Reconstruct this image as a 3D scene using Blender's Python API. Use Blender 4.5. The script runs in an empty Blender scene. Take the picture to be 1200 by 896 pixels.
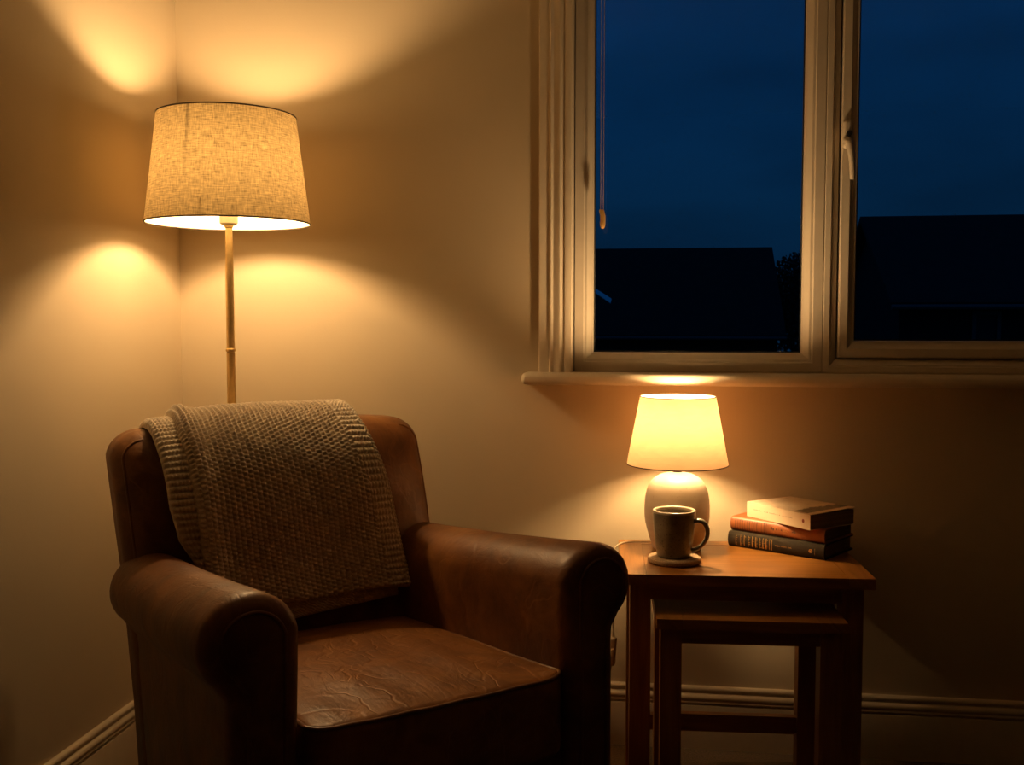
import bpy, bmesh, math, random
import numpy as np
from mathutils import Vector, Matrix

random.seed(7)
PI = math.pi
scene = bpy.context.scene
COL = scene.collection

# ------------------------------------------------------------------ helpers
def empty(name, loc=(0, 0, 0), rz=0.0):
    o = bpy.data.objects.new(name, None)
    o.location = loc
    o.rotation_euler = (0, 0, rz)
    o.empty_display_size = 0.05
    COL.objects.link(o)
    return o

def tag(o, label=None, cat=None, group=None, kind=None):
    if label: o['label'] = label
    if cat: o['category'] = cat
    if group: o['group'] = group
    if kind: o['kind'] = kind
    return o

def link_mesh(name, me, mat=None, parent=None, smooth=35):
    o = bpy.data.objects.new(name, me)
    COL.objects.link(o)
    if mat: me.materials.append(mat)
    if parent: o.parent = parent
    if smooth:
        me.polygons.foreach_set('use_smooth', [True] * len(me.polygons))
        if smooth < 180:
            me.set_sharp_from_angle(angle=math.radians(smooth))
    return o

class MB:
    """collects geometry for ONE mesh object"""
    def __init__(s):
        s.v = []; s.f = []; s.uv = []
    def add(s, verts, faces, uvs=None):
        n = len(s.v)
        s.v += [tuple(map(float, p)) for p in verts]
        s.f += [tuple(i + n for i in f) for f in faces]
        s.uv += list(uvs) if uvs is not None else [(p[0], p[1]) for p in verts]
        return s
    def build(s, name, mat=None, parent=None, smooth=35, weld=0.0):
        me = bpy.data.meshes.new(name)
        me.from_pydata(s.v, [], s.f)
        uvl = me.uv_layers.new(name='UVMap')
        idx = np.empty(len(me.loops), int)
        me.loops.foreach_get('vertex_index', idx)
        uvl.data.foreach_set('uv', np.array(s.uv, dtype=np.float32)[idx].ravel())
        bm = bmesh.new(); bm.from_mesh(me)
        if weld: bmesh.ops.remove_doubles(bm, verts=bm.verts, dist=weld)
        bmesh.ops.recalc_face_normals(bm, faces=bm.faces)
        bm.to_mesh(me); bm.free()
        return link_mesh(name, me, mat, parent, smooth)
    # ---- shapes
    def box(s, x0, x1, y0, y1, z0, z1, grain='x'):
        v = []; uv = []
        P = [(x, y, z) for x in (x0, x1) for y in (y0, y1) for z in (z0, z1)]
        F = [(0, 1, 3, 2), (4, 6, 7, 5), (0, 4, 5, 1), (2, 3, 7, 6), (0, 2, 6, 4), (1, 5, 7, 3)]
        off = random.random() * 9
        for f in F:
            n = len(v)
            for i in f:
                p = P[i]; v.append(p)
                if grain == 'x': uv.append((p[0] + off, p[1] + p[2]))
                elif grain == 'y': uv.append((p[1] + off, p[0] + p[2]))
                else: uv.append((p[2] + off, p[0] + p[1]))
        s.add(v, [tuple(range(4 * k, 4 * k + 4)) for k in range(6)], uv)
        return s
    def grid(s, P, closeu=False, closev=False, uv=None):
        P = np.asarray(P, float); n, m = P.shape[:2]
        F = []
        for i in range(n if closeu else n - 1):
            for j in range(m if closev else m - 1):
                a = i * m + j; b = ((i + 1) % n) * m + j
                c = ((i + 1) % n) * m + (j + 1) % m; d = i * m + (j + 1) % m
                F.append((a, b, c, d))
        s.add(P.reshape(-1, 3), F, uv)
        return s
    def lathe(s, prof, n=64, c=(0, 0, 0)):
        P = np.zeros((len(prof), n + 1, 3)); uv = []
        for i, (r, z) in enumerate(prof):
            for j in range(n + 1):
                a = 2 * PI * j / n
                P[i, j] = (c[0] + r * math.cos(a), c[1] + r * math.sin(a), c[2] + z)
                uv.append((j / n, z))
        s.grid(P, uv=uv)
        return s
    def tube(s, pts, r, n=10, closed=False, cap=True, flat=1.0):
        pts = [Vector(p) for p in pts]; N = len(pts)
        rs = r if hasattr(r, '__len__') else [r] * N
        T = []
        for i in range(N):
            if closed: t = pts[(i + 1) % N] - pts[i - 1]
            else: t = pts[min(i + 1, N - 1)] - pts[max(i - 1, 0)]
            T.append(t.normalized() if t.length > 1e-9 else Vector((0, 0, 1)))
        up = Vector((0, 0, 1)) if abs(T[0].z) < 0.9 else Vector((1, 0, 0))
        nrm = (up - T[0] * up.dot(T[0])).normalized()
        rings = []
        for i in range(N):
            nrm = (nrm - T[i] * nrm.dot(T[i])).normalized()
            bn = T[i].cross(nrm)
            rings.append([pts[i] + (nrm * math.cos(2 * PI * k / n) + bn * flat * math.sin(2 * PI * k / n)) * rs[i] for k in range(n)])
        P = np.array([[tuple(p) for p in ring] for ring in rings])
        base = len(s.v)
        s.grid(P, closeu=closed, closev=True)
        if cap and not closed:
            s.f.append(tuple(base + k for k in range(n)))
            s.f.append(tuple(base + (N - 1) * n + k for k in range(n)))
        return s
    def rbox(s, x0, x1, y0, y1, z0, z1, r, n=(4, 4, 4), k=3, fn=None):
        """rounded box with interior grid and an optional deform"""
        h = np.array([(x1 - x0) / 2, (y1 - y0) / 2, (z1 - z0) / 2])
        c = np.array([(x0 + x1) / 2, (y0 + y1) / 2, (z0 + z1) / 2])
        def coords(hh, m):
            rr = min(r, hh * 0.999)
            zone = [rr * math.tan(PI / 4 * i / k) for i in range(1, k + 1)]
            inner = list(np.linspace(-(hh - rr), hh - rr, m + 1))
            return [-(hh - rr) - z for z in reversed(zone)] + inner + [(hh - rr) + z for z in zone]
        cs = [coords(h[i], n[i]) for i in range(3)]
        rv = np.minimum(r, h * 0.999)
        for ax in range(3):
            u, w = (ax + 1) % 3, (ax + 2) % 3
            for sg in (-1, 1):
                P = np.zeros((len(cs[u]), len(cs[w]), 3))
                for i, a in enumerate(cs[u]):
                    for j, b in enumerate(cs[w]):
                        q = np.zeros(3); q[ax] = sg * h[ax]; q[u] = a; q[w] = b
                        inn = np.clip(q, -(h - rv), h - rv)
                        d = (q - inn) / rv
                        L = np.linalg.norm(d)
                        p = inn + rv * d / L + c
                        P[i, j] = fn(*p) if fn else p
                s.grid(P)
        return s
    def prism(s, poly, axis, a0, a1):
        """poly: list of 2D points; axis: 'x','y','z' extrude direction"""
        def mk(p, t):
            return {'x': (t, p[0], p[1]), 'y': (p[0], t, p[1]), 'z': (p[0], p[1], t)}[axis]
        n = len(poly)
        v = [mk(p, a0) for p in poly] + [mk(p, a1) for p in poly]
        f = [tuple(range(n)), tuple(range(n, 2 * n))] + [(i, (i + 1) % n, n + (i + 1) % n, n + i) for i in range(n)]
        s.add(v, f)
        return s
    def mitre(s, x0, x1, z0, z1, prof):
        """picture-frame ring in the xz plane; prof = [(inset, y)]"""
        P = []
        for d, y in prof:
            P.append([(x0 + d, y, z0 + d), (x1 - d, y, z0 + d), (x1 - d, y, z1 - d), (x0 + d, y, z1 - d)])
        s.grid(np.array(P), closev=True)
        return s

def bevel(o, w=0.002, seg=2):
    m = o.modifiers.new('bevel', 'BEVEL'); m.width = w; m.segments = seg; m.limit_method = 'ANGLE'
    m.angle_limit = math.radians(40); m.harden_normals = False
    return o

def spline(pts, n=12, closed=False):
    pts = np.array(pts, float); N = len(pts); out = []
    rng = range(N) if closed else range(N - 1)
    for i in rng:
        if closed: p0, p1, p2, p3 = pts[i - 1], pts[i], pts[(i + 1) % N], pts[(i + 2) % N]
        else: p0, p1, p2, p3 = pts[max(i - 1, 0)], pts[i], pts[i + 1], pts[min(i + 2, N - 1)]
        for t in np.arange(n) / n:
            out.append(0.5 * ((2 * p1) + (-p0 + p2) * t + (2 * p0 - 5 * p1 + 4 * p2 - p3) * t ** 2 + (-p0 + 3 * p1 - 3 * p2 + p3) * t ** 3))
    if not closed: out.append(pts[-1])
    return np.array(out)

# ------------------------------------------------------------------ materials
class NT:
    def __init__(s, name):
        s.m = bpy.data.materials.new(name); s.m.use_nodes = True
        s.t = s.m.node_tree; s.t.nodes.clear()
        s.out = s.t.nodes.new('ShaderNodeOutputMaterial')
    def n(s, typ, ins=None, **kw):
        nd = s.t.nodes.new(typ)
        for k, v in kw.items(): setattr(nd, k, v)
        for k, v in (ins or {}).items():
            if hasattr(v, 'is_output'): s.t.links.new(v, nd.inputs[k])
            else: nd.inputs[k].default_value = v
        return nd
    def l(s, a, b): s.t.links.new(a, b)
    def math(s, op, a, b=0.0, c=None):
        d = {0: a, 1: b}
        if c is not None: d[2] = c
        return s.n('ShaderNodeMath', d, operation=op).outputs[0]
    def coord(s, what='Object', scale=(1, 1, 1), rot=(0, 0, 0)):
        tc = s.n('ShaderNodeTexCoord')
        return s.n('ShaderNodeMapping', {'Vector': tc.outputs[what], 'Scale': scale, 'Rotation': rot}).outputs[0]
    def noise(s, vec, scale, detail=4, rough=0.5, dist=0.0):
        return s.n('ShaderNodeTexNoise', {'Vector': vec, 'Scale': scale, 'Detail': detail, 'Roughness': rough, 'Distortion': dist}).outputs[0]
    def ramp(s, fac, stops):
        r = s.n('ShaderNodeValToRGB', {'Fac': fac})
        e = r.color_ramp.elements
        while len(e) < len(stops): e.new(0.5)
        for el, (p, c) in zip(e, stops):
            el.position = p; el.color = tuple(c) + (1,) if len(c) == 3 else c
        return r.outputs[0]
    def bump(s, h, strength=0.3, dist=0.01, normal=None):
        d = {'Height': h, 'Strength': strength, 'Distance': dist}
        if normal is not None: d['Normal'] = normal
        return s.n('ShaderNodeBump', d).outputs[0]
    def bsdf(s, **kw):
        b = s.n('ShaderNodeBsdfPrincipled', {k.replace('_', ' '): v for k, v in kw.items()})
        s.l(b.outputs[0], s.out.inputs[0])
        return b
def c4(c): return (c[0], c[1], c[2], 1.0)

def simple(name, col, rough=0.5, metal=0.0, var=0.06, scale=40, bump=0.0, **kw):
    t = NT(name); v = t.coord()
    nz = t.noise(v, scale, 3)
    lo = [x * (1 - var) for x in col]; hi = [min(1, x * (1 + var)) for x in col]
    c = t.ramp(nz, [(0.3, lo), (0.7, hi)])
    d = dict(Base_Color=c, Roughness=rough, Metallic=metal, **kw)
    if bump: d['Normal'] = t.bump(nz, bump, 0.002)
    t.bsdf(**d)
    return t.m

def wall_mat(name, col):
    t = NT(name); v = t.coord()
    big = t.noise(v, 2.2, 3, 0.6); fine = t.noise(v, 260, 3, 0.6); mid = t.noise(v, 38, 3, 0.5)
    c = t.ramp(big, [(0.3, [x * 0.95 for x in col]), (0.7, col)])
    b = t.bump(fine, 0.10, 0.002)
    b = t.bump(mid, 0.12, 0.003, b)
    t.bsdf(Base_Color=c, Roughness=0.72, Normal=b, Specular_IOR_Level=0.25)
    return t.m

def leather_mat(name, dark, mid, tan, seatish=0.0):
    t = NT(name); v = t.coord()
    n1 = t.noise(v, 5.5, 6, 0.62, 0.6); n2 = t.noise(v, 22, 5, 0.6, 0.4)
    f = t.math('ADD', t.math('MULTIPLY', n1, 0.7), t.math('MULTIPLY', n2, 0.3))
    c = t.ramp(f, [(0.36, dark), (0.5, mid), (0.64, tan)])
    # crease network, long and distorted
    warp = t.n('ShaderNodeTexNoise', {'Vector': v, 'Scale': 6.0, 'Detail': 3.0})
    wv = t.n('ShaderNodeMix', {0: 0.16, 'A': v, 'B': warp.outputs['Color']}, data_type='VECTOR').outputs[1]
    def lines(scale, rot, width, seedv):
        mv = t.n('ShaderNodeMapping', {'Vector': wv, 'Scale': scale, 'Rotation': (0, 0, rot), 'Location': (seedv, seedv * 0.7, 0)}).outputs[0]
        nn = t.noise(mv, 1.0, 1.0, 0.4, 0.35)
        d = t.math('ABSOLUTE', t.math('SUBTRACT', nn, 0.5))
        return t.n('ShaderNodeMapRange', {'Value': d, 'From Min': 0.0, 'From Max': width, 'To Min': 0.0, 'To Max': 1.0}, interpolation_type='SMOOTHSTEP').outputs[0]
    g1 = t.n('ShaderNodeMapRange', {'Value': t.noise(v, 6.0, 2), 'From Min': 0.42, 'From Max': 0.58, 'To Min': 1.0, 'To Max': 0.0}).outputs[0]
    g2 = t.n('ShaderNodeMapRange', {'Value': t.noise(v, 8.5, 2), 'From Min': 0.45, 'From Max': 0.6, 'To Min': 0.0, 'To Max': 1.0}).outputs[0]
    crease = t.math('MULTIPLY', t.math('MAXIMUM', lines((21, 5.5, 9), 0.30, 0.028, 1.3), g1), t.math('MAXIMUM', lines((15, 4.0, 7), -0.45, 0.024, 5.1), g2))
    grain = t.n('ShaderNodeTexVoronoi', {'Vector': v, 'Scale': 420.0}).outputs['Distance']
    lump = t.noise(v, 14, 4, 0.55, 1.2)
    wr = t.noise(t.coord(scale=(60, 9, 20), rot=(0, 0, 0.5)), 1.0, 3, 0.5, 0.8)
    b = t.bump(grain, 0.10, 0.0006)
    b = t.bump(crease, 0.16 + 0.26 * seatish, 0.0018, b)
    b = t.bump(lump, 0.35 + 0.15 * seatish, 0.006, b)
    b = t.bump(wr, 0.18 + 0.12 * seatish, 0.004, b)
    c2 = t.n('ShaderNodeMix', {0: t.math('MULTIPLY', t.math('SUBTRACT', 1.0, crease), 0.22), 'A': c, 'B': c4([min(1, x * 1.25) for x in tan])}, data_type='RGBA').outputs[2]
    rg = t.n('ShaderNodeMapRange', {'Value': n2, 'To Min': 0.36, 'To Max': 0.56}).outputs[0]
    t.bsdf(Base_Color=c2, Roughness=rg, Normal=b, Specular_IOR_Level=0.36)
    return t.m

def wood_mat(name, lo, hi, rough=0.38):
    t = NT(name)
    tc = t.n('ShaderNodeTexCoord')
    v = t.n('ShaderNodeMapping', {'Vector': tc.outputs['UV'], 'Scale': (1.6, 24.0, 1.0)}).outputs[0]
    v2 = t.n('ShaderNodeMapping', {'Vector': tc.outputs['UV'], 'Scale': (14.0, 420.0, 1.0)}).outputs[0]
    g = t.noise(v, 1.6, 5, 0.6, 1.4); fine = t.noise(v2, 1.0, 3, 0.6)
    f = t.math('ADD', t.math('MULTIPLY', g, 0.72), t.math('MULTIPLY', fine, 0.28))
    c = t.ramp(f, [(0.34, lo), (0.5, [(a + b) / 2 for a, b in zip(lo, hi)]), (0.66, hi)])
    t.bsdf(Base_Color=c, Roughness=rough, Normal=t.bump(fine, 0.08, 0.001), Specular_IOR_Level=0.4)
    return t.m

def shade_mat(name, outer, inner, trans, weave=True, seam_u=None):
    """woven lamp-shade cloth: lets light through, cloth outside, white lining inside"""
    t = NT(name)
    tc = t.n('ShaderNodeTexCoord'); geo = t.n('ShaderNodeNewGeometry')
    if weave:
        v1 = t.n('ShaderNodeMapping', {'Vector': tc.outputs['UV'], 'Scale': (42, 430, 1)}).outputs[0]
        v2 = t.n('ShaderNodeMapping', {'Vector': tc.outputs['UV'], 'Scale': (330, 55, 1)}).outputs[0]
        a = t.noise(v1, 1.0, 3, 0.6); b = t.noise(v2, 1.0, 3, 0.6)
        k = t.math('ADD', t.math('MULTIPLY', a, 0.55), t.math('MULTIPLY', b, 0.45))
        fac = t.n('ShaderNodeMapRange', {'Value': k, 'From Min': 0.36, 'From Max': 0.64, 'To Min': 0.50, 'To Max': 1.45}).outputs[0]
    else:
        v1 = t.n('ShaderNodeMapping', {'Vector': tc.outputs['UV'], 'Scale': (14, 90, 1)}).outputs[0]
        a = t.noise(v1, 1.0, 4, 0.6, 0.8)
        fac = t.n('ShaderNodeMapRange', {'Value': a, 'From Min': 0.3, 'From Max': 0.7, 'To Min': 0.93, 'To Max': 1.05}).outputs[0]
    if seam_u is not None:   # the glued overlap: two layers of cloth
        sx = t.n('ShaderNodeSeparateXYZ', {0: tc.outputs['UV']}).outputs[0]
        dd = t.math('ABSOLUTE', t.math('SUBTRACT', sx, seam_u))
        sz = t.n('ShaderNodeSeparateXYZ', {0: tc.outputs['UV']}).outputs[1]
        top = t.n('ShaderNodeMapRange', {'Value': sz, 'From Min': 1.30, 'From Max': 1.435, 'To Min': 0.92, 'To Max': 0.50}).outputs[0]
        sm = t.n('ShaderNodeMapRange', {'Value': dd, 'From Min': 0.0015, 'From Max': 0.0065, 'To Min': top, 'To Max': 1.0}).outputs[0]
        fac = t.math('MULTIPLY', fac, sm)
    tcol = t.n('ShaderNodeMix', {0: 1.0, 'A': c4(trans), 'B': t.n('ShaderNodeCombineColor', {0: fac, 1: fac, 2: fac}).outputs[0]}, data_type='RGBA', blend_type='MULTIPLY').outputs[2]
    ocol = t.n('ShaderNodeMix', {0: 1.0, 'A': c4(outer), 'B': t.n('ShaderNodeCombineColor', {0: fac, 1: fac, 2: fac}).outputs[0]}, data_type='RGBA', blend_type='MULTIPLY').outputs[2]
    dcol = t.n('ShaderNodeMix', {0: geo.outputs['Backfacing'], 'A': ocol, 'B': c4(inner)}, data_type='RGBA').outputs[2]
    d = t.n('ShaderNodeBsdfDiffuse', {'Color': dcol})
    tr = t.n('ShaderNodeBsdfTranslucent', {'Color': tcol})
    ad = t.n('ShaderNodeAddShader', {0: d.outputs[0], 1: tr.outputs[0]})
    t.l(ad.outputs[0], t.out.inputs[0])
    return t.m

def emit_mat(name, col, strength):
    t = NT(name)
    e = t.n('ShaderNodeEmission', {'Color': c4(col), 'Strength': strength})
    t.l(e.outputs[0], t.out.inputs[0])
    return t.m

def glass_mat(name):
    t = NT(name)
    fr = t.n('ShaderNodeFresnel', {'IOR': 1.45})
    tr = t.n('ShaderNodeBsdfTransparent', {'Color': (0.97, 0.98, 0.98, 1)})
    gl = t.n('ShaderNodeBsdfGlossy', {'Color': (1, 1, 1, 1), 'Roughness': 0.0})
    mx = t.n('ShaderNodeMixShader', {0: fr.outputs[0], 1: tr.outputs[0], 2: gl.outputs[0]})
    t.l(mx.outputs[0], t.out.inputs[0])
    return t.m

M = {}
M['wall'] = wall_mat('cream_wall_paint', (0.58, 0.475, 0.325))
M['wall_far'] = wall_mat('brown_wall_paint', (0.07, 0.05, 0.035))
M['ceiling'] = wall_mat('ceiling_paint', (0.78, 0.71, 0.60))
M['skirting'] = simple('skirting_gloss_paint', (0.62, 0.52, 0.38), 0.38, var=0.03)
M['upvc'] = simple('white_window_plastic', (0.62, 0.54, 0.43), 0.32, var=0.03)
M['arch'] = simple('architrave_paint', (0.70, 0.60, 0.46), 0.40, var=0.03)
M['gasket'] = simple('black_rubber', (0.012, 0.012, 0.012), 0.6)
M['glass'] = glass_mat('window_glass')
M['leather'] = leather_mat('brown_leather', (0.085, 0.027, 0.006), (0.150, 0.054, 0.012), (0.24, 0.095, 0.022))
M['leather_seat'] = leather_mat('worn_brown_leather', (0.120, 0.042, 0.009), (0.21, 0.080, 0.017), (0.32, 0.135, 0.034), 1.0)
M['piping'] = simple('leather_piping', (0.17, 0.075, 0.03), 0.36, var=0.2)
M['dark_wood'] = simple('dark_chair_wood', (0.035, 0.017, 0.009), 0.4)
M['oak'] = wood_mat('honey_oak', (0.185, 0.070, 0.012), (0.35, 0.148, 0.028))
M['brass'] = simple('aged_brass', (0.70, 0.50, 0.22), 0.46, 0.85, 0.08, 60)
M['metal_rim'] = simple('dark_bronze_rim', (0.05, 0.033, 0.02), 0.5, 0.3)
M['cream_plastic'] = simple('cream_plastic', (0.72, 0.62, 0.42), 0.35)
M['linen'] = shade_mat('linen_shade_cloth', (0.42, 0.30, 0.18), (0.80, 0.76, 0.66), (0.0440, 0.0310, 0.0132), True, 0.7275)
M['parchment'] = shade_mat('parchment_shade_cloth', (0.62, 0.52, 0.34), (0.82, 0.78, 0.68), (0.081, 0.0465, 0.0255), False, None)
M['bulb_floor'] = emit_mat('warm_bulb_glow', (1.0, 0.63, 0.29), 560)
M['bulb_table'] = emit_mat('warm_small_bulb_glow', (1.0, 0.63, 0.285), 610)
M['cord'] = simple('cream_flex', (0.55, 0.42, 0.26), 0.45)
M['carpet'] = simple('brown_carpet', (0.11, 0.075, 0.045), 0.95, var=0.35, scale=220, bump=0.6)

def ceramic_mat():
    t = NT('stoneware_lamp_glaze'); v = t.coord()
    sp = t.noise(v, 170, 2, 0.5); band = t.noise(t.coord(scale=(6, 6, 60)), 1.0, 3)
    col = t.ramp(band, [(0.3, (0.52, 0.41, 0.31)), (0.7, (0.62, 0.50, 0.38))])
    dots = t.ramp(sp, [(0.26, (0.85, 0.8, 0.75)), (0.36, (1, 1, 1))])
    c = t.n('ShaderNodeMix', {0: 1.0, 'A': col, 'B': dots}, data_type='RGBA', blend_type='MULTIPLY').outputs[2]
    t.bsdf(Base_Color=c, Roughness=0.38, Normal=t.bump(band, 0.12, 0.002))
    return t.m
M['ceramic'] = ceramic_mat()
def mug_mat():
    t = NT('grey_green_mug_glaze'); v = t.coord()
    n = t.noise(v, 30, 5, 0.6, 0.7); sp = t.noise(v, 300, 2)
    col = t.ramp(n, [(0.35, (0.135, 0.115, 0.075)), (0.55, (0.20, 0.175, 0.12)), (0.72, (0.245, 0.215, 0.145))])
    dots = t.ramp(sp, [(0.3, (0.5, 0.45, 0.4)), (0.42, (1, 1, 1))])
    c = t.n('ShaderNodeMix', {0: 1.0, 'A': col, 'B': dots}, data_type='RGBA', blend_type='MULTIPLY').outputs[2]
    t.bsdf(Base_Color=c, Roughness=0.3)
    return t.m
M['mug'] = mug_mat()
M['mug_in'] = simple('mug_inner_glaze', (0.13, 0.10, 0.07), 0.25)
M['mug_rim'] = simple('rim_highlight_glaze', (0.50, 0.41, 0.29), 0.25)  # glossy highlight along the lip, put into a paler glaze colour
M['cork'] = simple('cork_coaster', (0.36, 0.24, 0.13), 0.8, var=0.35, scale=300, bump=0.3)
def wool_mat():
    t = NT('oatmeal_wool'); v = t.coord()
    a = t.noise(v, 55, 3, 0.6); b = t.noise(v, 700, 3, 0.6); tw = t.noise(t.coord(scale=(1, 1, 2.5)), 260, 3)
    f = t.math('ADD', t.math('MULTIPLY', a, 0.35), t.math('ADD', t.math('MULTIPLY', b, 0.4), t.math('MULTIPLY', tw, 0.25)))
    c = t.ramp(f, [(0.36, (0.44, 0.36, 0.26)), (0.5, (0.66, 0.555, 0.41)), (0.64, (0.80, 0.69, 0.53))])
    t.bsdf(Base_Color=c, Roughness=0.95, Specular_IOR_Level=0.1, Normal=t.bump(b, 0.5, 0.0015),
           Sheen_Weight=0.7, Sheen_Roughness=0.45)
    return t.m
M['wool'] = wool_mat()
M['pages'] = None
def pages_mat():
    t = NT('paper_page_edges'); v = t.coord(scale=(3, 3, 900))
    n = t.noise(v, 1.0, 2)
    c = t.ramp(n, [(0.3, (0.13, 0.09, 0.05)), (0.7, (0.24, 0.18, 0.11))])
    t.bsdf(Base_Color=c, Roughness=0.85)
    return t.m
M['pages'] = pages_mat()
M['book_black'] = simple('black_cloth_cover', (0.022, 0.016, 0.009), 0.8, var=0.15, scale=400, bump=0.1, Specular_IOR_Level=0.15)
M['book_brown'] = simple('tan_leather_cover', (0.33, 0.105, 0.032), 0.45, var=0.2, scale=60, bump=0.1)
M['gold'] = simple('gold_foil', (0.75, 0.47, 0.16), 0.38, 0.8, var=0.25, scale=500)
M['ink'] = simple('dark_brown_ink', (0.09, 0.035, 0.018), 0.6)
M['ink_grey'] = simple('grey_ink', (0.30, 0.23, 0.16), 0.7)
M['red_ink'] = simple('red_brown_ink', (0.22, 0.04, 0.02), 0.6)
M['brass_small'] = simple('brass_cord_pull', (0.62, 0.36, 0.12), 0.35, 0.25, var=0.15)
M['string'] = simple('mauve_string', (0.42, 0.30, 0.25), 0.8)
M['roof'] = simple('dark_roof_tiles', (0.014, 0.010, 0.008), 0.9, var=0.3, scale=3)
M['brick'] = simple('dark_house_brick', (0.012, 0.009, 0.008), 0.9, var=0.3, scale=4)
M['gutter'] = simple('grey_gutter', (0.075, 0.07, 0.065), 0.6)
M['streak_mirror'] = simple('sky_mirror_strip', (0.9, 0.92, 0.95), 0.03, 1.0, var=0.0)  # mirror surface for the added streak strip on the roof
M['grass'] = simple('night_lawn', (0.02, 0.03, 0.015), 0.95, var=0.3, scale=2)
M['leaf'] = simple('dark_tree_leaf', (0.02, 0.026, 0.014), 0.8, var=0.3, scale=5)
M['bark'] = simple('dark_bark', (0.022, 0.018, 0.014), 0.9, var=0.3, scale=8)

# ------------------------------------------------------------------ the room
XL, YB = -1.165, 2.416          # left wall, back (window) wall
XR, YF, ZC = 3.3, -2.6, 2.45
WX0, WX1, WZ0, WZ1 = -0.194, 1.50, 0.882, 2.08     # window opening
WT = 0.26

def structure(o): o['kind'] = 'structure'; return o

b = MB()
b.box(XL - 0.2, WX0, YB, YB + WT, -0.0, ZC)
b.box(WX1, XR + 0.2, YB, YB + WT, 0, ZC)
b.box(WX0, WX1, YB, YB + WT, 0, WZ0)
b.box(WX0, WX1, YB, YB + WT, WZ1, ZC)
structure(b.build('wall_back', M['wall'], smooth=0))
structure(MB().box(XL - 0.2, XL, YF - 0.2, YB, 0, ZC).build('wall_left', M['wall'], smooth=0))
structure(MB().box(XR, XR + 0.2, YF - 0.2, YB, 0, ZC).build('wall_right', M['wall_far'], smooth=0))
structure(MB().box(XL, XR, YF - 0.2, YF, 0, ZC).build('wall_front', M['wall_far'], smooth=0))
structure(MB().box(XL - 0.2, XR + 0.2, YF - 0.2, YB + WT, -0.2, 0).build('floor', M['carpet'], smooth=0))
structure(MB().box(XL - 0.2, XR + 0.2, YF - 0.2, YB + WT, ZC, ZC + 0.2).build('ceiling', M['ceiling'], smooth=0))

# skirting board profile (distance out from wall, height)
def arc(cx, cz, r, a0, a1, n=6):
    return [(cx + r * math.cos(math.radians(a0 + (a1 - a0) * i / n)), cz + r * math.sin(math.radians(a0 + (a1 - a0) * i / n))) for i in range(n + 1)]
SK = [(0, 0), (0.016, 0), (0.016, 0.1005), (0.0150, 0.1035), (0.0105, 0.1045)] + arc(0.0100, 0.1115, 0.006, -75, 0, 3) \
   + arc(0.0085, 0.1215, 0.0085, -50, 60, 6) + [(0.0085, 0.1312), (0.0085, 0.1345)] + arc(0.005, 0.1400, 0.0065, -30, 90, 5) + [(0, 0.1465)]
structure(MB().prism([(YB - d, z) for d, z in SK], 'x', XL, XR).build('baseboard_back', M['skirting'], smooth=30))
structure(MB().prism([(XL + d, z) for d, z in SK], 'y', YF, YB).build('baseboard_left', M['skirting'], smooth=30))

# ------------------------------------------------------------------ window
win = empty('window_1', ((WX0 + WX1) / 2, YB, WZ0)); structure(win)
wo = Vector(win.location)
def wpart(mb, name, mat, parent=win, smooth=30):
    mb.v = [tuple(Vector(p) - wo) for p in mb.v]
    return mb.build(name, mat, parent, smooth)
yF = YB + 0.006                  # face of the plastic frame
yG = YB + 0.040                  # glass
ringp = [(0.0, yF + 0.07), (0.0, yF + 0.002), (0.002, yF), (0.022, yF), (0.0245, yF + 0.003), (0.027, yF + 0.003), (0.030, yF + 0.004),
         (0.040, yF + 0.016), (0.0425, yF + 0.017), (0.045, yF + 0.022), (0.045, yG + 0.02)]
XM = 0.372                       # centre of the mullion
wpart(MB().mitre(WX0, XM, WZ0, WZ1, ringp), 'window_frame', M['upvc'])
ring2 = [(0.0, yF + 0.07), (0.0, yF + 0.002), (0.002, yF), (0.014, yF), (0.016, yF + 0.003), (0.0185, yF + 0.003), (0.030, yF + 0.012), (0.033, yF + 0.02), (0.033, yG + 0.02)]
wpart(MB().mitre(XM, WX1, WZ0, WZ1, ring2), 'window_frame', M['upvc'])
# opening casement inside the right-hand frame
ys = yF + 0.004
sash_p = [(0.0, ys + 0.06), (0.0, ys + 0.004), (0.003, ys), (0.020, ys), (0.023, ys + 0.003), (0.034, ys + 0.012), (0.037, ys + 0.013), (0.039, ys + 0.02), (0.039, yG + 0.018)]
SX0, SZ0 = XM + 0.034, WZ0 + 0.0345
sash = wpart(MB().mitre(SX0, WX1 - 0.034, SZ0, WZ1 - 0.0345, sash_p), 'casement', M['upvc'])
sash.data.name = 'casement'
wpart(MB().box(WX0 + 0.04, XM - 0.04, yG, yG + 0.004, WZ0 + 0.04, WZ1 - 0.04), 'glass_pane', M['glass'], smooth=0)
wpart(MB().box(SX0 + 0.034, WX1 - 0.07, yG, yG + 0.004, SZ0 + 0.034, WZ1 - 0.07), 'glass_pane', M['glass'], smooth=0)
gk = [(0.0, yG - 0.001), (0.0, yG - 0.006), (0.0035, yG - 0.006), (0.0035, yG - 0.001)]
wpart(MB().mitre(WX0 + 0.0445, XM - 0.0445, WZ0 + 0.0445, WZ1 - 0.0445, gk), 'rubber_gasket', M['gasket'])
wpart(MB().mitre(SX0 + 0.0385, WX1 - 0.034 - 0.0385, SZ0 + 0.0385, WZ1 - 0.0345 - 0.0385, gk), 'rubber_gasket', M['gasket'])
# sill board with a bull nose and a horn past the architrave
sx0, sx1, sz0, sz1, sy = -0.311, WX1 + 0.12, 0.853, 0.881, YB - 0.060
wpart(MB().rbox(sx0, sx1, sy, YB + 0.05, sz0, sz1, 0.0125, (6, 2, 1), 4), 'window_sill', M['skirting'], smooth=60)
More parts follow.
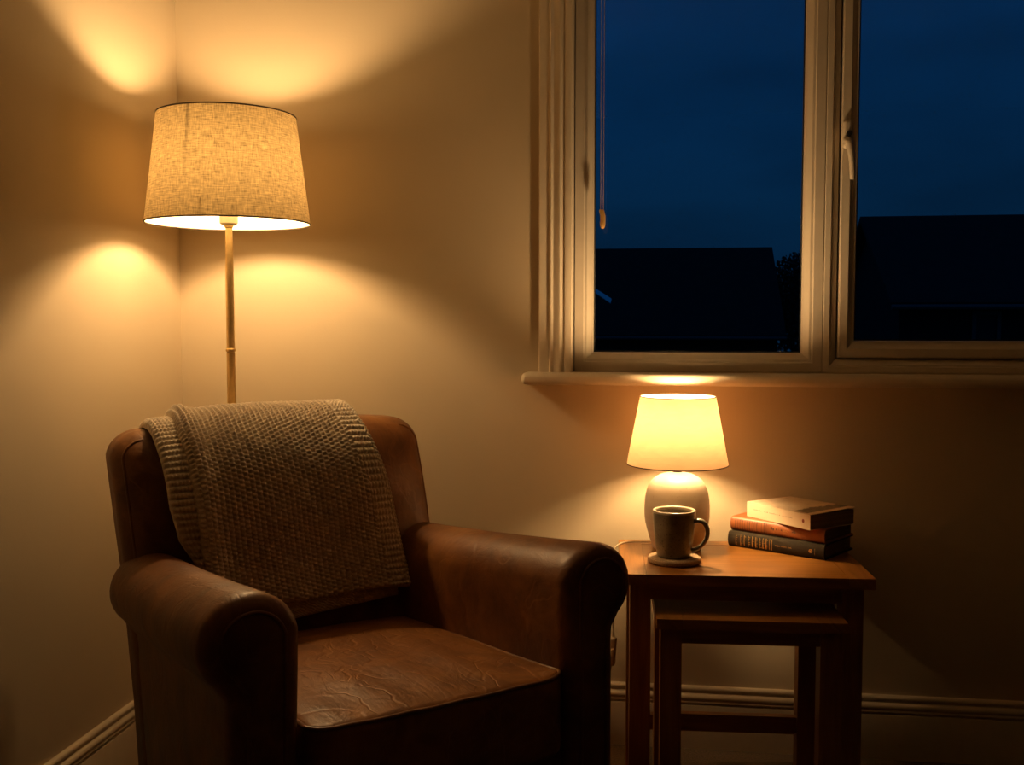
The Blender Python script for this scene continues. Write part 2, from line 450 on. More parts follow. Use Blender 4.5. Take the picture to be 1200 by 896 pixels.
# casement handle (espagnolette): plate, lever, lock button
hx, hy = SX0 + 0.0105, ys
hb = MB().rbox(hx - 0.0105, hx + 0.0125, hy - 0.014, hy + 0.002, 1.385, 1.449, 0.008, (1, 1, 3), 3)
hd = wpart(hb, 'window_handle', M['upvc'], smooth=60)
lv = MB().tube(spline([(hx - 0.001, hy - 0.012, 1.402), (hx + 0.001, hy - 0.024, 1.396), (hx + 0.004, hy - 0.026, 1.383), (hx + 0.008, hy - 0.027, 1.36), (hx + 0.010, hy - 0.027, 1.33), (hx + 0.010, hy - 0.026, 1.314)], 8),
              list(np.linspace(0.0095, 0.0055, 41)), 12)
wpart(lv, 'lever', M['upvc'], parent=hd, smooth=60)
bt = MB(); bt.tube([(hx + 0.003, hy - 0.009, 1.4165), (hx + 0.003, hy - 0.0250, 1.4165)], 0.0060, 14)
wpart(bt, 'lock_button', M['gasket'], parent=hd)

# moulded architrave, left side + head (one mitred trim)
AX = -0.275
AP = [(0.0, 0.0), (0.0, 0.010), (0.002, 0.0125), (0.0245, 0.0135), (0.0265, 0.0175), (0.029, 0.019)] \
   + [(0.0345 + 0.0, 0.016), (0.038, 0.0165), (0.044, 0.0205), (0.050, 0.0215), (0.0555, 0.019), (0.0575, 0.016), (0.060, 0.016), (0.0625, 0.0205), (0.070, 0.0215), (0.0765, 0.020), (0.0795, 0.015), (0.081, 0.004), (0.081, -0.03)]
P = []
for d, o_ in AP:
    y = YB - o_
    P.append([(AX + d, y, sz1 - 0.002), (AX + d, y, WZ1 + 0.081 - d), (WX1 + 0.081 - d, y, WZ1 + 0.081 - d), (WX1 + 0.081 - d, y, sz1 - 0.002)])
structure(MB().grid(np.array(P)).build('trim_1', M['arch'], smooth=28))

# blind cord with its pull
bc = empty('blind_cord', (-0.128, YB - 0.026, 1.213))
tag(bc, 'thin pair of blind strings with a small brass pull at the left pane edge', 'blind cord')
for dx in (-0.0028, 0.0034):
    MB().tube([(dx, 0, 0.040), (dx * 1.1, 0, 0.45), (dx * 1.3, 0, 0.86)], 0.0009, 6).build('string', M['string'], bc)
ac = MB().rbox(-0.0065, 0.0055, -0.005, 0.005, 0.012, 0.042, 0.003, (1, 1, 2), 2,
               fn=lambda x, y, z: (x + (0.003 if z < 0.028 else 0.0) * 1.0, y, z))
ac.lathe([(0.0, -0.002), (0.0035, -0.001), (0.0058, 0.004), (0.0065, 0.012), (0.0055, 0.018), (0.0, 0.019)], 16, (0.002, 0, 0))
ac.build('cord_pull', M['brass_small'], bc, smooth=40)

# ------------------------------------------------------------------ floor lamp
FL = (-0.920, 2.143)
fl = empty('floor_lamp', (FL[0], FL[1], 0))
tag(fl, 'tall brass floor lamp with a tapered linen shade, lit in the room corner', 'floor lamp')
MB().lathe([(0, 0), (0.118, 0), (0.122, 0.004), (0.122, 0.014), (0.116, 0.020), (0.05, 0.026), (0.022, 0.032), (0.014, 0.05), (0, 0.05)], 64).build('base', M['brass'], fl)
pole = MB().lathe([(0.0075, 0.045), (0.0092, 0.06), (0.0092, 0.930), (0.0078, 0.931), (0.0078, 0.9325), (0.0106, 0.934), (0.0106, 0.9385), (0.0088, 0.941),
                   (0.0086, 1.12), (0.0078, 1.17), (0.0070, 1.2), (0.0095, 1.203), (0.0095, 1.208), (0, 1.208)], 32)
pole.build('pole', M['brass'], fl)
MB().lathe([(0, 1.206), (0.013, 1.206), (0.0195, 1.2105), (0.0195, 1.250), (0.016, 1.254), (0.016, 1.278), (0, 1.278)], 32).build('lamp_holder', M['cream_plastic'], fl)
ZB0, ZB1, RB, RT = 1.2105, 1.4385, 0.1735, 0.1455
sh = MB().lathe([(RB + (RT - RB) * i / 20, ZB0 + (ZB1 - ZB0) * i / 20) for i in range(21)], 128).build('lamp_shade', M['linen'], fl, 180)
for r_, z_ in ((RB, ZB0), (RT, ZB1)):
    MB().tube([(r_ * math.cos(a), r_ * math.sin(a), z_) for a in np.linspace(0, 2 * PI, 96, endpoint=False)], 0.0016, 8, True).build('shade_rim', M['metal_rim'], sh, 180)
car = MB()
for k in range(3):
    a = 2 * PI * k / 3 + 0.6
    car.tube([(0.017 * math.cos(a), 0.017 * math.sin(a), 1.262), (0.06 * math.cos(a), 0.06 * math.sin(a), 1.262), (0.1 * math.cos(a), 0.1 * math.sin(a), 1.248), (0.1665 * math.cos(a), 0.1665 * math.sin(a), 1.246)], 0.0015, 6)
car.build('shade_carrier', M['cream_plastic'], fl)
bulb = lambda r, z0: [(0, z0)] + [(0.013, z0), (0.014, z0 + 0.022)] + [(r * math.sin(a), z0 + 0.030 + r * 0.93 - r * math.cos(a)) for a in np.linspace(0.62, PI, 14)]
bf = MB().lathe(bulb(0.0255, 1.276), 24).build('bulb', M['bulb_floor'], fl, 180)

# ------------------------------------------------------------------ armchair
CH = Vector((-0.311, 1.496, 0)); CR = math.radians(40.4)
ch = empty('armchair', CH, CR)
tag(ch, 'worn brown leather club armchair with rolled arms beside the wooden tables', 'armchair')
def yfront(z): return 0.575 + 0.30 * (z - 0.42)
def yrear(z): return 0.642 + 0.235 * (z - 0.10)
# base box
MB().rbox(-0.228, 0.228, 0.012, 0.60, 0.07, 0.30, 0.012, (4, 4, 2), 2).build('base', M['leather'], ch, 60)
# back: raked padded slab
BW = 0.316
def back_fn(x, y, z):
    t = (y - 0.0) / 0.14                       # 0 front, 1 rear
    u = x / BW; w = min(max((z - 0.30) / 0.45, 0), 1)
    yf = yfront(z) - 0.016 * (1 - u * u) * math.sin(PI * min(max((z - 0.38) / 0.42, 0), 1))
    yf -= 0.062 * math.exp(-((z - 0.69) / 0.085) ** 2) * max(0.0, 1 - u * u) ** 1.2
    yr = yrear(z)
    top = max(z - 0.66, 0) / 0.13
    zz = z - 0.012 * top * abs(u) ** 3 + 0.004 * top * (1 - u * u)
    xx = x * (1 + 0.012 * math.sin(PI * w))
    if x < 0: xx -= 0.018 * abs(u) ** 2 * min(max((z - 0.5) / 0.25, 0), 1)
    return (xx, yf + (yr - yf) * t, zz)
MB().rbox(-BW, BW, 0.0, 0.14, 0.08, 0.795, 0.052, (18, 4, 26), 5, fn=back_fn).build('backrest', M['leather'], ch, 180)
# piping round the front edge of the back, each side
for sx in (-1, 1):
    pts = []
    for z in np.linspace(0.50, 0.745, 14):
        p = back_fn(sx * (BW - 0.0165), 0.0165, z); pts.append(p)
    for a in np.linspace(12, 90, 8):
        ra = math.radians(a)
        pts.append(back_fn(sx * (BW - 0.052 + 0.0355 * math.cos(ra)), 0.0165, 0.743 + 0.0355 * math.sin(ra)))
    MB().tube(pts, 0.0034, 8).build('back_piping', M['leather'], ch, 180)
# arms
WA, RA, HZ = 0.294, 0.072, 0.635
def arm_profile():
    cz = HZ - RA
    pts = [(0.228, 0.075)] + [(0.226, z) for z in np.linspace(0.14, 0.44, 7)] + [(0.2245, 0.485), (0.2235, 0.52)]
    for a in np.linspace(170, -48, 26):
        ra = math.radians(a); pts.append((WA + RA * math.cos(ra), cz + RA * math.sin(ra)))
    pts += [(0.3285, 0.488), (0.3275, 0.465)] + [(0.3285, z) for z in np.linspace(0.43, 0.14, 6)] + [(0.330, 0.075)]
    pts = np.array(pts)
    # light resample for even spacing
    return pts
AP0 = arm_profile()
def inset(pts, d):
    n = len(pts); out = np.zeros_like(pts)
    for i in range(n):
        t = pts[(i + 1) % n] - pts[i - 1]; t = t / (np.linalg.norm(t) + 1e-9)
        out[i] = pts[i] + d * np.array([t[1], -t[0]])
    return out
def arm_pt(p, y, s):
    drop = -0.066 * (y / 0.63) * min(max((p[1] - 0.20) / 0.25, 0), 1)
    sag = -0.004 * math.sin(PI * min(max(y / 0.66, 0), 1)) * min(max((p[1] - 0.50) / 0.1, 0), 1)
    yy = y - 0.11 * min(max((0.47 - p[1]) / 0.39, 0), 1) * max(y / 0.66, 0) ** 1.5
    return (s * (p[0] - 0.016 * y / 0.66), yy, p[1] + drop + sag)
for s in (-1, 1):
    rings = []
    for y, d in [(0.0, 0.0245), (0.0015, 0.019), (0.006, 0.0105), (0.013, 0.0045), (0.022, 0.001), (0.03, 0.0)] + [(y, 0) for y in np.linspace(0.06, 0.66, 22)] + [(0.685, 0.01), (0.695, 0.03)]:
        pr = inset(AP0, d)
        rings.append([arm_pt(p, y, s) for p in pr])
    mb = MB().grid(np.array(rings), closev=True)
    n = len(AP0); tot = len(rings)
    mb.f.append(tuple(range(n))); mb.f.append(tuple((tot - 1) * n + i for i in range(n)))
    arm = mb.build('arm', M['leather'], ch, 50)
    # front facing panel with its welt
    pin = inset(AP0, 0.029); pin2 = inset(AP0, 0.034)
    pr = [[arm_pt(p, 0.004, s) for p in pin], [arm_pt(p, -0.002, s) for p in pin], [arm_pt(p, -0.0045, s) for p in pin2]]
    mp = MB().grid(np.array(pr), closev=True); mp.f.append(tuple(2 * n + i for i in range(n)))
    fp = mp.build('front_panel', M['leather'], arm, 40)
    pw = inset(AP0, 0.0265)
    MB().tube([arm_pt(p, -0.001, s) for p in pw], 0.0030, 8, True).build('welt', M['leather'], fp, 180)
# seat cushion
SW, SY0, SY1, SZ0_, SZ1_ = 0.222, -0.008, 0.60, 0.296, 0.432
def seat_fn(x, y, z):
    u = x / SW; v = (y - SY0) / (SY1 - SY0); v = min(max(v, 0), 1)
    t = (z - SZ0_) / (SZ1_ - SZ0_)
    zz = z - 0.046 * v * t
    crown = 0.026 * (1 - abs(u) ** 2.6) * (1 - abs(2 * v - 1) ** 3.0) * t
    # hollow worn where people sit and soft radiating folds towards the front edge
    dip = -0.007 * math.exp(-((u * 1.3) ** 2 + ((v - 0.55) * 2.6) ** 2)) * t
    fold = 0.0016 * t * math.sin(15 * u + 2.5 * math.sin(5 * v)) * math.exp(-((v - 0.22) / 0.22) ** 2)
    ystr = -0.008 * (1 - u * u) * (1 - v) ** 6
    cr_ = 0.024 * max(0.0, (abs(u) - 0.80) / 0.20) ** 2 * (1 - v) ** 6
    return (x * (1 - 0.03 * v) + 0.004, y + ystr + cr_, zz + crown + dip + fold)
cu = MB().rbox(-SW, SW, SY0, SY1, SZ0_, SZ1_, 0.016, (44, 48, 4), 4, fn=seat_fn).build('seat_cushion', M['leather_seat'], ch, 180)
pts = []
e = 0.004
for y in np.linspace(SY1 - 0.08, SY0 + 0.02, 16): pts.append(seat_fn(-SW + e, y, SZ1_ - e))
for a in np.linspace(190, 260, 5): pts.append(seat_fn(-SW + 0.018 + 0.015 * math.cos(math.radians(a)), SY0 + 0.018 + 0.015 * math.sin(math.radians(a)), SZ1_ - e))
for x in np.linspace(-SW + 0.024, SW - 0.024, 30): pts.append(seat_fn(x, SY0 + e, SZ1_ - e))
for a in np.linspace(280, 350, 5): pts.append(seat_fn(SW - 0.018 + 0.015 * math.cos(math.radians(a)), SY0 + 0.018 + 0.015 * math.sin(math.radians(a)), SZ1_ - e))
for y in np.linspace(SY0 + 0.02, SY1 - 0.08, 16): pts.append(seat_fn(SW - e, y, SZ1_ - e))
MB().tube(pts, 0.0036, 8).build('piping', M['piping'], cu, 180)
for sx in (-1, 1):
    for y in (0.055, 0.60):
        MB().lathe([(0, 0), (0.017, 0), (0.024, 0.07), (0.026, 0.085), (0, 0.085)], 20, (sx * 0.275, y, 0)).build('foot', M['dark_wood'], ch)

# ------------------------------------------------------------------ knitted throw
def build_throw():
    prof = np.array([(0.782, 0.56), (0.800, 0.64), (0.813, 0.715), (0.811, 0.752), (0.797, 0.783), (0.768, 0.803), (0.735, 0.812), (0.698, 0.811), (0.660, 0.799),
                     (0.626, 0.775), (0.600, 0.745), (0.581, 0.71), (0.569, 0.67), (0.565, 0.63), (0.567, 0.58), (0.566, 0.53), (0.560, 0.48), (0.548, 0.43), (0.540, 0.40)])
    dense = spline(prof, 24)
    seg = np.r_[0, np.cumsum(np.linalg.norm(np.diff(dense, axis=0), axis=1))]
    L = seg[-1]
    tan = np.gradient(dense, axis=0); tan /= np.linalg.norm(tan, axis=1)[:, None]
    nor = np.stack([tan[:, 1], -tan[:, 0]], 1)      # outward of the chair
    if nor[-1, 0] > 0: nor = -nor
    ridge = seg[np.argmax(dense[:, 1])]
    def at(sv):
        p = np.stack([np.interp(sv, seg, dense[:, k]) for k in (0, 1)], -1)
        q = np.stack([np.interp(sv, seg, nor[:, k]) for k in (0, 1)], -1)
        return p, q
    def s_of_z(z):            # arclength on the front side at height z
        k = np.argmax(dense[:, 1]); return np.interp(-z, -dense[k:, 1], seg[k:])
    V = []; F = []; UV = []
    def sheet(aL, aR, send, base, nu, nv, colp, rowp, left_round, ribL, ribR, ripple, phase=0.0):
        """aL/aR(s): sideways limits; send(u): end arclength"""
        u = np.linspace(0, 1, nu); v = np.linspace(0, 1, nv)
        U, Vv = np.meshgrid(u, v, indexing='ij')
        S = 0.0 + Vv * send(U)
        A = aL(S) + (aR(S) - aL(S)) * U
        p, q = at(S)
        dl = A - aL(S); dr = aR(S) - A; db = send(U) - S
        def rnd(d, t): 
            x = np.clip(d / t, 0, 1); return np.sqrt(1 - (1 - x) ** 2)
        body = base[0] + (base[1] - base[0]) * rnd(dl, left_round) * rnd(dr, 0.009) * rnd(db, 0.009)
        if left_round > 0.015: body = body + 0.007 * np.exp(-((dl - 0.020) / 0.014) ** 2) - 0.003 * np.exp(-((dl - 0.055) / 0.02) ** 2)
        low = np.clip((S - ridge) / (L - ridge), 0, 1)
        body = body + ripple * low ** 1.5 * (0.55 * np.sin(2 * PI * (1.15 * U + 0.12) + 0.4) + 0.45 * np.sin(2 * PI * (2.6 * U + 0.30 * low)) + 0.6)
        # knit
        cs = (A - aL(S)) / colp; rs = S / rowp
        ci = np.floor(cs); cf = cs - ci
        colh = np.abs(np.sin(PI * cf)) ** 0.8
        st = 0.5 + 0.5 * np.sin(2 * PI * (rs + 0.5 * (ci % 2) + 0.25 * np.abs(cf - 0.5)))
        st = st * st * (3 - 2 * st)
        kn = colh * (0.06 + 0.94 * st)
        ribs = np.abs(np.sin(PI * S / (rowp * 1.45))) ** 0.8 * (0.8 + 0.2 * np.sin(2 * PI * cs * 1.4))
        def sm(x, a, b_): y = np.clip((x - a) / (b_ - a), 0, 1); return y * y * (3 - 2 * y)
        mR = sm(dr, ribR + 0.004, ribR - 0.004) if ribR else 0 * U
        mL = sm(dl, ribL + 0.004, ribL - 0.004) if ribL else 0 * U
        m = np.clip(mR + mL, 0, 1)
        # a plain selvedge: two columns at the very edge of the rib band
        sv = sm(dr, 0.014, 0.010) if ribR else 0 * U
        sel = np.abs(np.sin(PI * dr / 0.0065)) * (0.75 + 0.25 * np.sin(2 * PI * rs))
        kn = kn * (1 - m) + ribs * m
        kn = kn * (1 - sv) + sel * sv
        amp = 0.0070
        wob = 0.0006 * np.sin(37 * A + 51 * S) + 0.0005 * np.sin(91 * A - 63 * S)
        off = body + amp * kn * rnd(np.minimum(np.minimum(dl, dr), db), 0.004) + wob
        X = A + 0.0
        uu = np.clip(np.abs(A) / 0.318, 0, 1); tp = np.clip((p[..., 1] - 0.66) / 0.13, 0, 1)
        Y = p[..., 0] + q[..., 0] * off; Z = p[..., 1] + q[..., 1] * off + tp * (0.003 - 0.015 * uu ** 3)
        P = np.stack([X, Y, Z], -1).reshape(-1, 3)
        n0 = sum(len(x) for x in V)
        V.append(P)
        idx = np.arange(nu * nv).reshape(nu, nv) + n0
        F.append(np.stack([idx[:-1, :-1], idx[1:, :-1], idx[1:, 1:], idx[:-1, 1:]], -1).reshape(-1, 4))
    def lin(xs, ys):
        return lambda s: np.interp(s, xs, ys)
    z2s = s_of_z
    # under layer
    sU = [0, ridge, z2s(0.784), z2s(0.658), z2s(0.595), z2s(0.545), z2s(0.50), z2s(0.45), L]
    aLU = lin(sU, [-0.262, -0.268, -0.266, -0.258, -0.243, -0.212, -0.165, -0.09, 0.0])
    aRU = lin([0, ridge, z2s(0.6), L], [0.12, 0.13, 0.16, 0.205])
    sheet(aLU, aRU, lambda u: z2s(0.424) + 0 * u - 0.012 * (1 - np.cos(2 * PI * u)) * 0.5 * 0 - 0.016 * u, (-0.013, -0.003), 210, 430, 0.0100, 0.0088, 0.010, 0.052, 0.0, 0.003)
    # upper layer
    sT = [0, ridge, z2s(0.79), z2s(0.64), z2s(0.53), L]
    aLT = lin(sT, [-0.205, -0.222, -0.226, -0.212, -0.200, -0.185])
    aRT = lin([0, ridge, z2s(0.79), z2s(0.618), z2s(0.453), L], [0.172, 0.150, 0.147, 0.187, 0.222, 0.232])
    sheet(aLT, aRT, lambda u: z2s(0.463) + (z2s(0.453) - z2s(0.463)) * u - 0.004 * np.sin(2 * PI * 1.6 * u), (-0.006, 0.0115), 400, 560, 0.0104, 0.0090, 0.022, 0.0, 0.050, 0.013)
    Vv = np.concatenate(V); Fv = np.concatenate(F)
    me = bpy.data.meshes.new('knitted_throw')
    me.vertices.add(len(Vv)); me.vertices.foreach_set('co', Vv.astype(np.float32).ravel())
    me.loops.add(len(Fv) * 4); me.loops.foreach_set('vertex_index', Fv.ravel())
    me.polygons.add(len(Fv)); me.polygons.foreach_set('loop_start', np.arange(len(Fv)) * 4)
    me.update(calc_edges=True); me.validate()
    return me
th = link_mesh('knitted_throw', build_throw(), M['wool'], None, 180)
th.location = CH; th.rotation_euler = (0, 0, CR)
tag(th, 'oatmeal chunky knitted throw folded over the back of the leather armchair', 'throw blanket')

# ------------------------------------------------------------------ nest of tables
TR = math.radians(3.0)
TZ = 0.510
def tabletop(x0, x1, y0, y1, z0, z1, e):
    g = 0.0006
    mb = MB()
    mb.box(x0, x0 + e - g, y0, y1, z0, z1, 'y'); mb.box(x1 - e + g, x1, y0, y1, z0, z1, 'y')
    mb.box(x0 + e, x1 - e, y0, y0 + 0.042 - g, z0, z1, 'x'); mb.box(x0 + e, x1 - e, y1 - 0.042 + g, y1, z0, z1, 'x')
    mb.box(x0 + e, x1 - e, y0 + 0.042, y1 - 0.042, z0, z1 - 0.0004, 'x')
    mb.box(x0 + 0.01, x1 - 0.01, y0 + 0.01, y1 - 0.01, z0 + 0.001, z1 - 0.0025, 'x')
    return mb
def make_table(name, loc, W, D, H, tt, leg, oh, apron, rail_z, label):
    t = empty(name, loc, TR)
    tag(t, label, 'side table', 'nest of oak tables')
    bevel(tabletop(0, W, 0, D, H - tt, H, 0.050).build('tabletop', M['oak'], t, 0), 0.0016, 2)
    for ax in (oh, W - oh - leg):
        for ay in (oh, D - oh - leg):
            bevel(MB().box(ax, ax + leg, ay, ay + leg, 0, H - tt, 'z').build('leg', M['oak'], t, 0), 0.002, 2)
    z1, z0 = H - tt, H - tt - apron
    q = 0.006
    bevel(MB().box(oh + leg, W - oh - leg, oh + q, oh + q + 0.018, z0, z1, 'x').build('apron', M['oak'], t, 0), 0.001, 1) if name else None
    bevel(MB().box(oh + leg, W - oh - leg, D - oh - q - 0.018, D - oh - q, z0, z1, 'x').build('apron', M['oak'], t, 0), 0.001, 1)
    for ax in (oh + q, W - oh - q - 0.018):
        bevel(MB().box(ax, ax + 0.018, oh + leg, D - oh - leg, z0, z1, 'y').build('apron', M['oak'], t, 0), 0.001, 1)
    bevel(MB().box(oh + leg, W - oh - leg, D - oh - leg * 0.72, D - oh - leg * 0.28, rail_z, rail_z + 0.034, 'x').build('stretcher', M['oak'], t, 0), 0.0015, 1)
    return t
T1 = make_table('nesting_table', (-0.066, 1.990, 0), 0.483, 0.318, TZ, 0.021, 0.041, 0.018, 0.034, 0.095,
                'larger honey oak side table holding the small lamp, mug and books')
T2 = make_table('nesting_table', (0.0035, 1.945, 0), 0.354, 0.270, 0.437, 0.020, 0.040, 0.008, 0.030, 0.132,
                'smaller oak table tucked underneath the table holding the lamp and books')

# ------------------------------------------------------------------ table lamp
TL = (0.0452, 2.241)
tl = empty('table_lamp', (TL[0], TL[1], TZ))
tag(tl, 'small lit table lamp with rounded stoneware base and pale yellow shade', 'table lamp')
bp = [(0, 0.0), (0.0500, 0.0), (0.0520, 0.002), (0.0530, 0.006)] + [tuple(p) for p in spline([(0.0535, 0.008), (0.0610, 0.030), (0.0685, 0.060), (0.0700, 0.085), (0.0685, 0.108), (0.0635, 0.130), (0.0530, 0.148), (0.0360, 0.159), (0.0180, 0.164)], 6)] + [(0.0150, 0.1655), (0.0, 0.1655)]
MB().lathe(bp, 72).build('base', M['ceramic'], tl, 60)
MB().lathe([(0, 0.164), (0.0095, 0.164), (0.0105, 0.167), (0.0105, 0.180), (0.0135, 0.182), (0.0135, 0.232), (0.011, 0.236), (0, 0.236)], 28).build('lamp_holder', M['metal_rim'], tl)
tb0, tb1, rb, rt = 0.1825, 0.3285, 0.1085, 0.0805
sh2 = MB().lathe([(rb + (rt - rb) * i / 16, tb0 + (tb1 - tb0) * i / 16) for i in range(17)], 96).build('lamp_shade', M['parchment'], tl, 180)
for r_, z_ in ((rb, tb0), (rt, tb1)):
    MB().tube([(r_ * math.cos(a), r_ * math.sin(a), z_) for a in np.linspace(0, 2 * PI, 80, endpoint=False)], 0.0011, 8, True).build('shade_rim', M['metal_rim'], sh2, 180)
cr = MB()
for k in range(4):
    a = PI / 4 + PI / 2 * k + 0.08
    c, s_ = math.cos(a), math.sin(a)
    cr.tube([(0.0125 * c, 0.0125 * s_, 0.205), (0.05 * c, 0.05 * s_, 0.205), ((rb - 0.006) * c, (rb - 0.006) * s_, 0.1835)], 0.0011, 6)
cr.build('shade_carrier', M['metal_rim'], tl)
MB().lathe(bulb(0.0205, 0.232), 24).build('bulb', M['bulb_table'], tl, 180)
# flex: out of the base, along the table, over its left edge and down past the inline switch
ps = spline([(-0.050, 0.020, 0.007), (-0.075, 0.034, 0.0035), (-0.100, 0.030, 0.0032), (-0.122, 0.012, 0.002), (-0.136, -0.002, -0.012), (-0.140, -0.008, -0.06), (-0.136, -0.012, -0.150), (-0.1345, -0.012, -0.20)], 10)
fx = MB().tube(ps, 0.0021, 8).build('flex', M['cord'], tl, 180)
ps2 = spline([(-0.139, -0.012, -0.262), (-0.146, -0.010, -0.30), (-0.156, 0.01, -0.40), (-0.16, 0.05, -0.490), (-0.20, 0.10, -0.506), (-0.28, 0.12, -0.506)], 10)
MB().tube(ps2, 0.0021, 8).build('flex', M['cord'], tl, 180)
sw = MB().rbox(-0.0085, 0.0085, -0.007, 0.007, -0.032, 0.032, 0.006, (1, 1, 4), 3, fn=lambda x, y, z: (x - 0.137 - 0.07 * (0 - z) * 1.0, y - 0.012, z - 0.231))
so = sw.build('inline_switch', M['cord'], tl, 60)
MB().rbox(-0.0035, 0.0035, -0.0095, -0.006, -0.008, 0.008, 0.0015, (1, 1, 1), 2, fn=lambda x, y, z: (x - 0.137, y - 0.012, z - 0.231)).build('rocker', M['cream_plastic'], so, 60)

# ------------------------------------------------------------------ coaster + mug
CO = (0.0382, 2.108)
co = MB().lathe([(0, 0), (0.050, 0), (0.0535, 0.0025), (0.0545, 0.006), (0.0535, 0.0095), (0.051, 0.0115), (0, 0.0115)], 64).build('coaster', M['cork'], None)
co.location = (CO[0], CO[1], TZ)
tag(co, 'round brown cork coaster under the mug on the oak table', 'coaster')
mg = empty('mug', (CO[0] - 0.001, CO[1], TZ + 0.0116), math.radians(-14))
tag(mg, 'grey green stoneware mug with a looped handle, standing on the coaster', 'mug')
outp = [(0, 0), (0.0315, 0.0), (0.0335, 0.0015), (0.0350, 0.006), (0.0385, 0.030), (0.0412, 0.055), (0.0430, 0.080), (0.0437, 0.0905), (0.0435, 0.0930), (0.0420, 0.0945), (0.0400, 0.0943), (0.0388, 0.0928), (0.0384, 0.085), (0.0372, 0.070)]
MB().lathe(outp, 72).build('body', M['mug'], mg, 50)
MB().lathe([(0.0388, 0.0905), (0.0380, 0.080), (0.0372, 0.060), (0.0350, 0.035), (0.0318, 0.010), (0.029, 0.006), (0, 0.0055)], 72).build('inner_glaze', M['mug_in'], mg, 60)
MB().lathe([(0.0436, 0.0900), (0.0440, 0.0925), (0.0434, 0.0950), (0.0418, 0.0958), (0.0398, 0.0952), (0.0386, 0.0930), (0.0384, 0.0895)], 72).build('rim', M['mug_rim'], mg, 180)['label'] = 'mug rim with its highlight in the colour'
hp = spline([(0.0405, 0, 0.074), (0.050, 0, 0.0765), (0.060, 0, 0.074), (0.067, 0, 0.064), (0.0685, 0, 0.050), (0.064, 0, 0.036), (0.054, 0, 0.024), (0.044, 0, 0.018), (0.0365, 0, 0.0175)], 8)
MB().tube(hp, list(np.linspace(0.0048, 0.0040, len(hp))), 12, flat=1.75).build('handle', M['mug'], mg, 180)

# ------------------------------------------------------------------ books
def book_cover(Lx, W, T, bd=0.0028, bulge=0.006, flat=False):
    """spine along x (0..Lx) at y=0, fore edge at y=W"""
    sec = [(W, 0), (0.004, 0)]
    if flat: sec += [(0.0, 0.0), (0.0, T)]
    else: sec += [(-bulge * math.sin(a) + 0.0005, T / 2 - T / 2 * math.cos(a)) for a in np.linspace(0.12, PI - 0.12, 11)]
    sec += [(0.004, T), (W, T), (W, T - bd), (0.005, T - bd)]
    if flat: sec += [(bd, T - bd), (bd, bd)]
    else: sec += [(-(bulge - bd) * math.sin(a) + 0.002, T / 2 + (T / 2 - bd) * math.cos(a)) for a in np.linspace(0.2, PI - 0.2, 9)]
    sec += [(0.005, bd), (W, bd)]
    n = len(sec); P = []
    xs = np.linspace(0, Lx, 9)
    for x in xs: P.append([(x, y, z) for y, z in sec])
    mb = MB().grid(np.array(P), closev=True)
    # end caps as strips between outer and inner outline
    half = n // 2
    for base in (0, 8 * n):
        for i in range(half - 1):
            mb.f.append((base + i, base + i + 1, base + n - 2 - i, base + n - 1 - i))
    return mb
def page_block(Lx, W, T, bd, e, y0):
    return MB().rbox(e, Lx - e, y0, W - e, bd * 0.98, T - bd * 0.98, 0.0008, (2, 2, 2), 1)
def put(o, loc, deg):
    o.location = loc; o.rotation_euler = (0, 0, math.radians(deg))
def spine_y(z, T, bulge):      # the outer curve of the rounded spine
    c = max(-1, min(1, 1 - 2 * z / T)); return -bulge * math.sqrt(max(0, 1 - c * c)) + 0.0005 - 0.0004
def foil(mb, x0, x1, z0, z1, T, bulge, n=5):
    P = [[(x, spine_y(z, T, bulge), z) for z in np.linspace(z0, z1, n)] for x in (x0, x1)]
    mb.grid(np.array(P))
def letters(mb, x0, x1, zc, h, T, bulge, seed):
    """small worn lettering: unreadable strokes"""
    r = random.Random(seed); x = x0
    while x < x1:
        w = r.choice((0.0009, 0.0013, 0.0018)); k = r.random()
        hh = h * (1.0 if k < 0.25 else 0.68)
        foil(mb, x, x + 0.00045, zc - h / 2, zc - h / 2 + hh, T, bulge, 3)
        if k > 0.35: foil(mb, x, x + w, zc - h / 2 + hh - 0.0005, zc - h / 2 + hh, T, bulge, 2)
        if k < 0.7: foil(mb, x, x + w, zc - h / 2, zc - h / 2 + 0.0005, T, bulge, 2)
        x += w + 0.0007
# bottom: black cloth hardback
BB = empty('book'); put(BB, (0.160, 2.283, TZ), -33.0)
tag(BB, 'black hardback with gold spine bands, lowest of the three stacked books', 'book', 'stack of books on the oak table')
Lb, Wb_, Tb, bu = 0.221, 0.138, 0.032, 0.007
cv = book_cover(Lb, Wb_, Tb, 0.003, bu).build('cover', M['book_black'], BB, 40)
page_block(Lb, Wb_, Tb, 0.003, 0.004, 0.001).build('pages', M['pages'], BB, 0)
g = MB()
for i, x in enumerate((0.019, 0.030, 0.039, 0.049, 0.058, 0.066, 0.076, 0.083, 0.0905, 0.0985, 0.1035)):
    w = 0.0011 if i % 3 else 0.0007
    foil(g, x, x + w, 0.0045, 0.0275, Tb, bu, 9)
    r = random.Random(i)
    if i < 9:
        for k in range(6):
            z = 0.006 + 0.0036 * k
            foil(g, x + 0.0012, x + 0.0012 + r.choice((0.001, 0.002, 0.0035)), z, z + 0.0009, Tb, bu, 2)
g.build('spine_bands', M['gold'], cv, 0)['label'] = 'gold foil bands'
g = MB(); letters(g, 0.112, 0.122, 0.0165, 0.0035, Tb, bu, 3); letters(g, 0.1255, 0.138, 0.0165, 0.0035, Tb, bu, 4); letters(g, 0.141, 0.149, 0.0165, 0.0035, Tb, bu, 5)
g.build('spine_lettering', M['gold'], cv, 0)['label'] = 'small gold lettering'
g = MB()
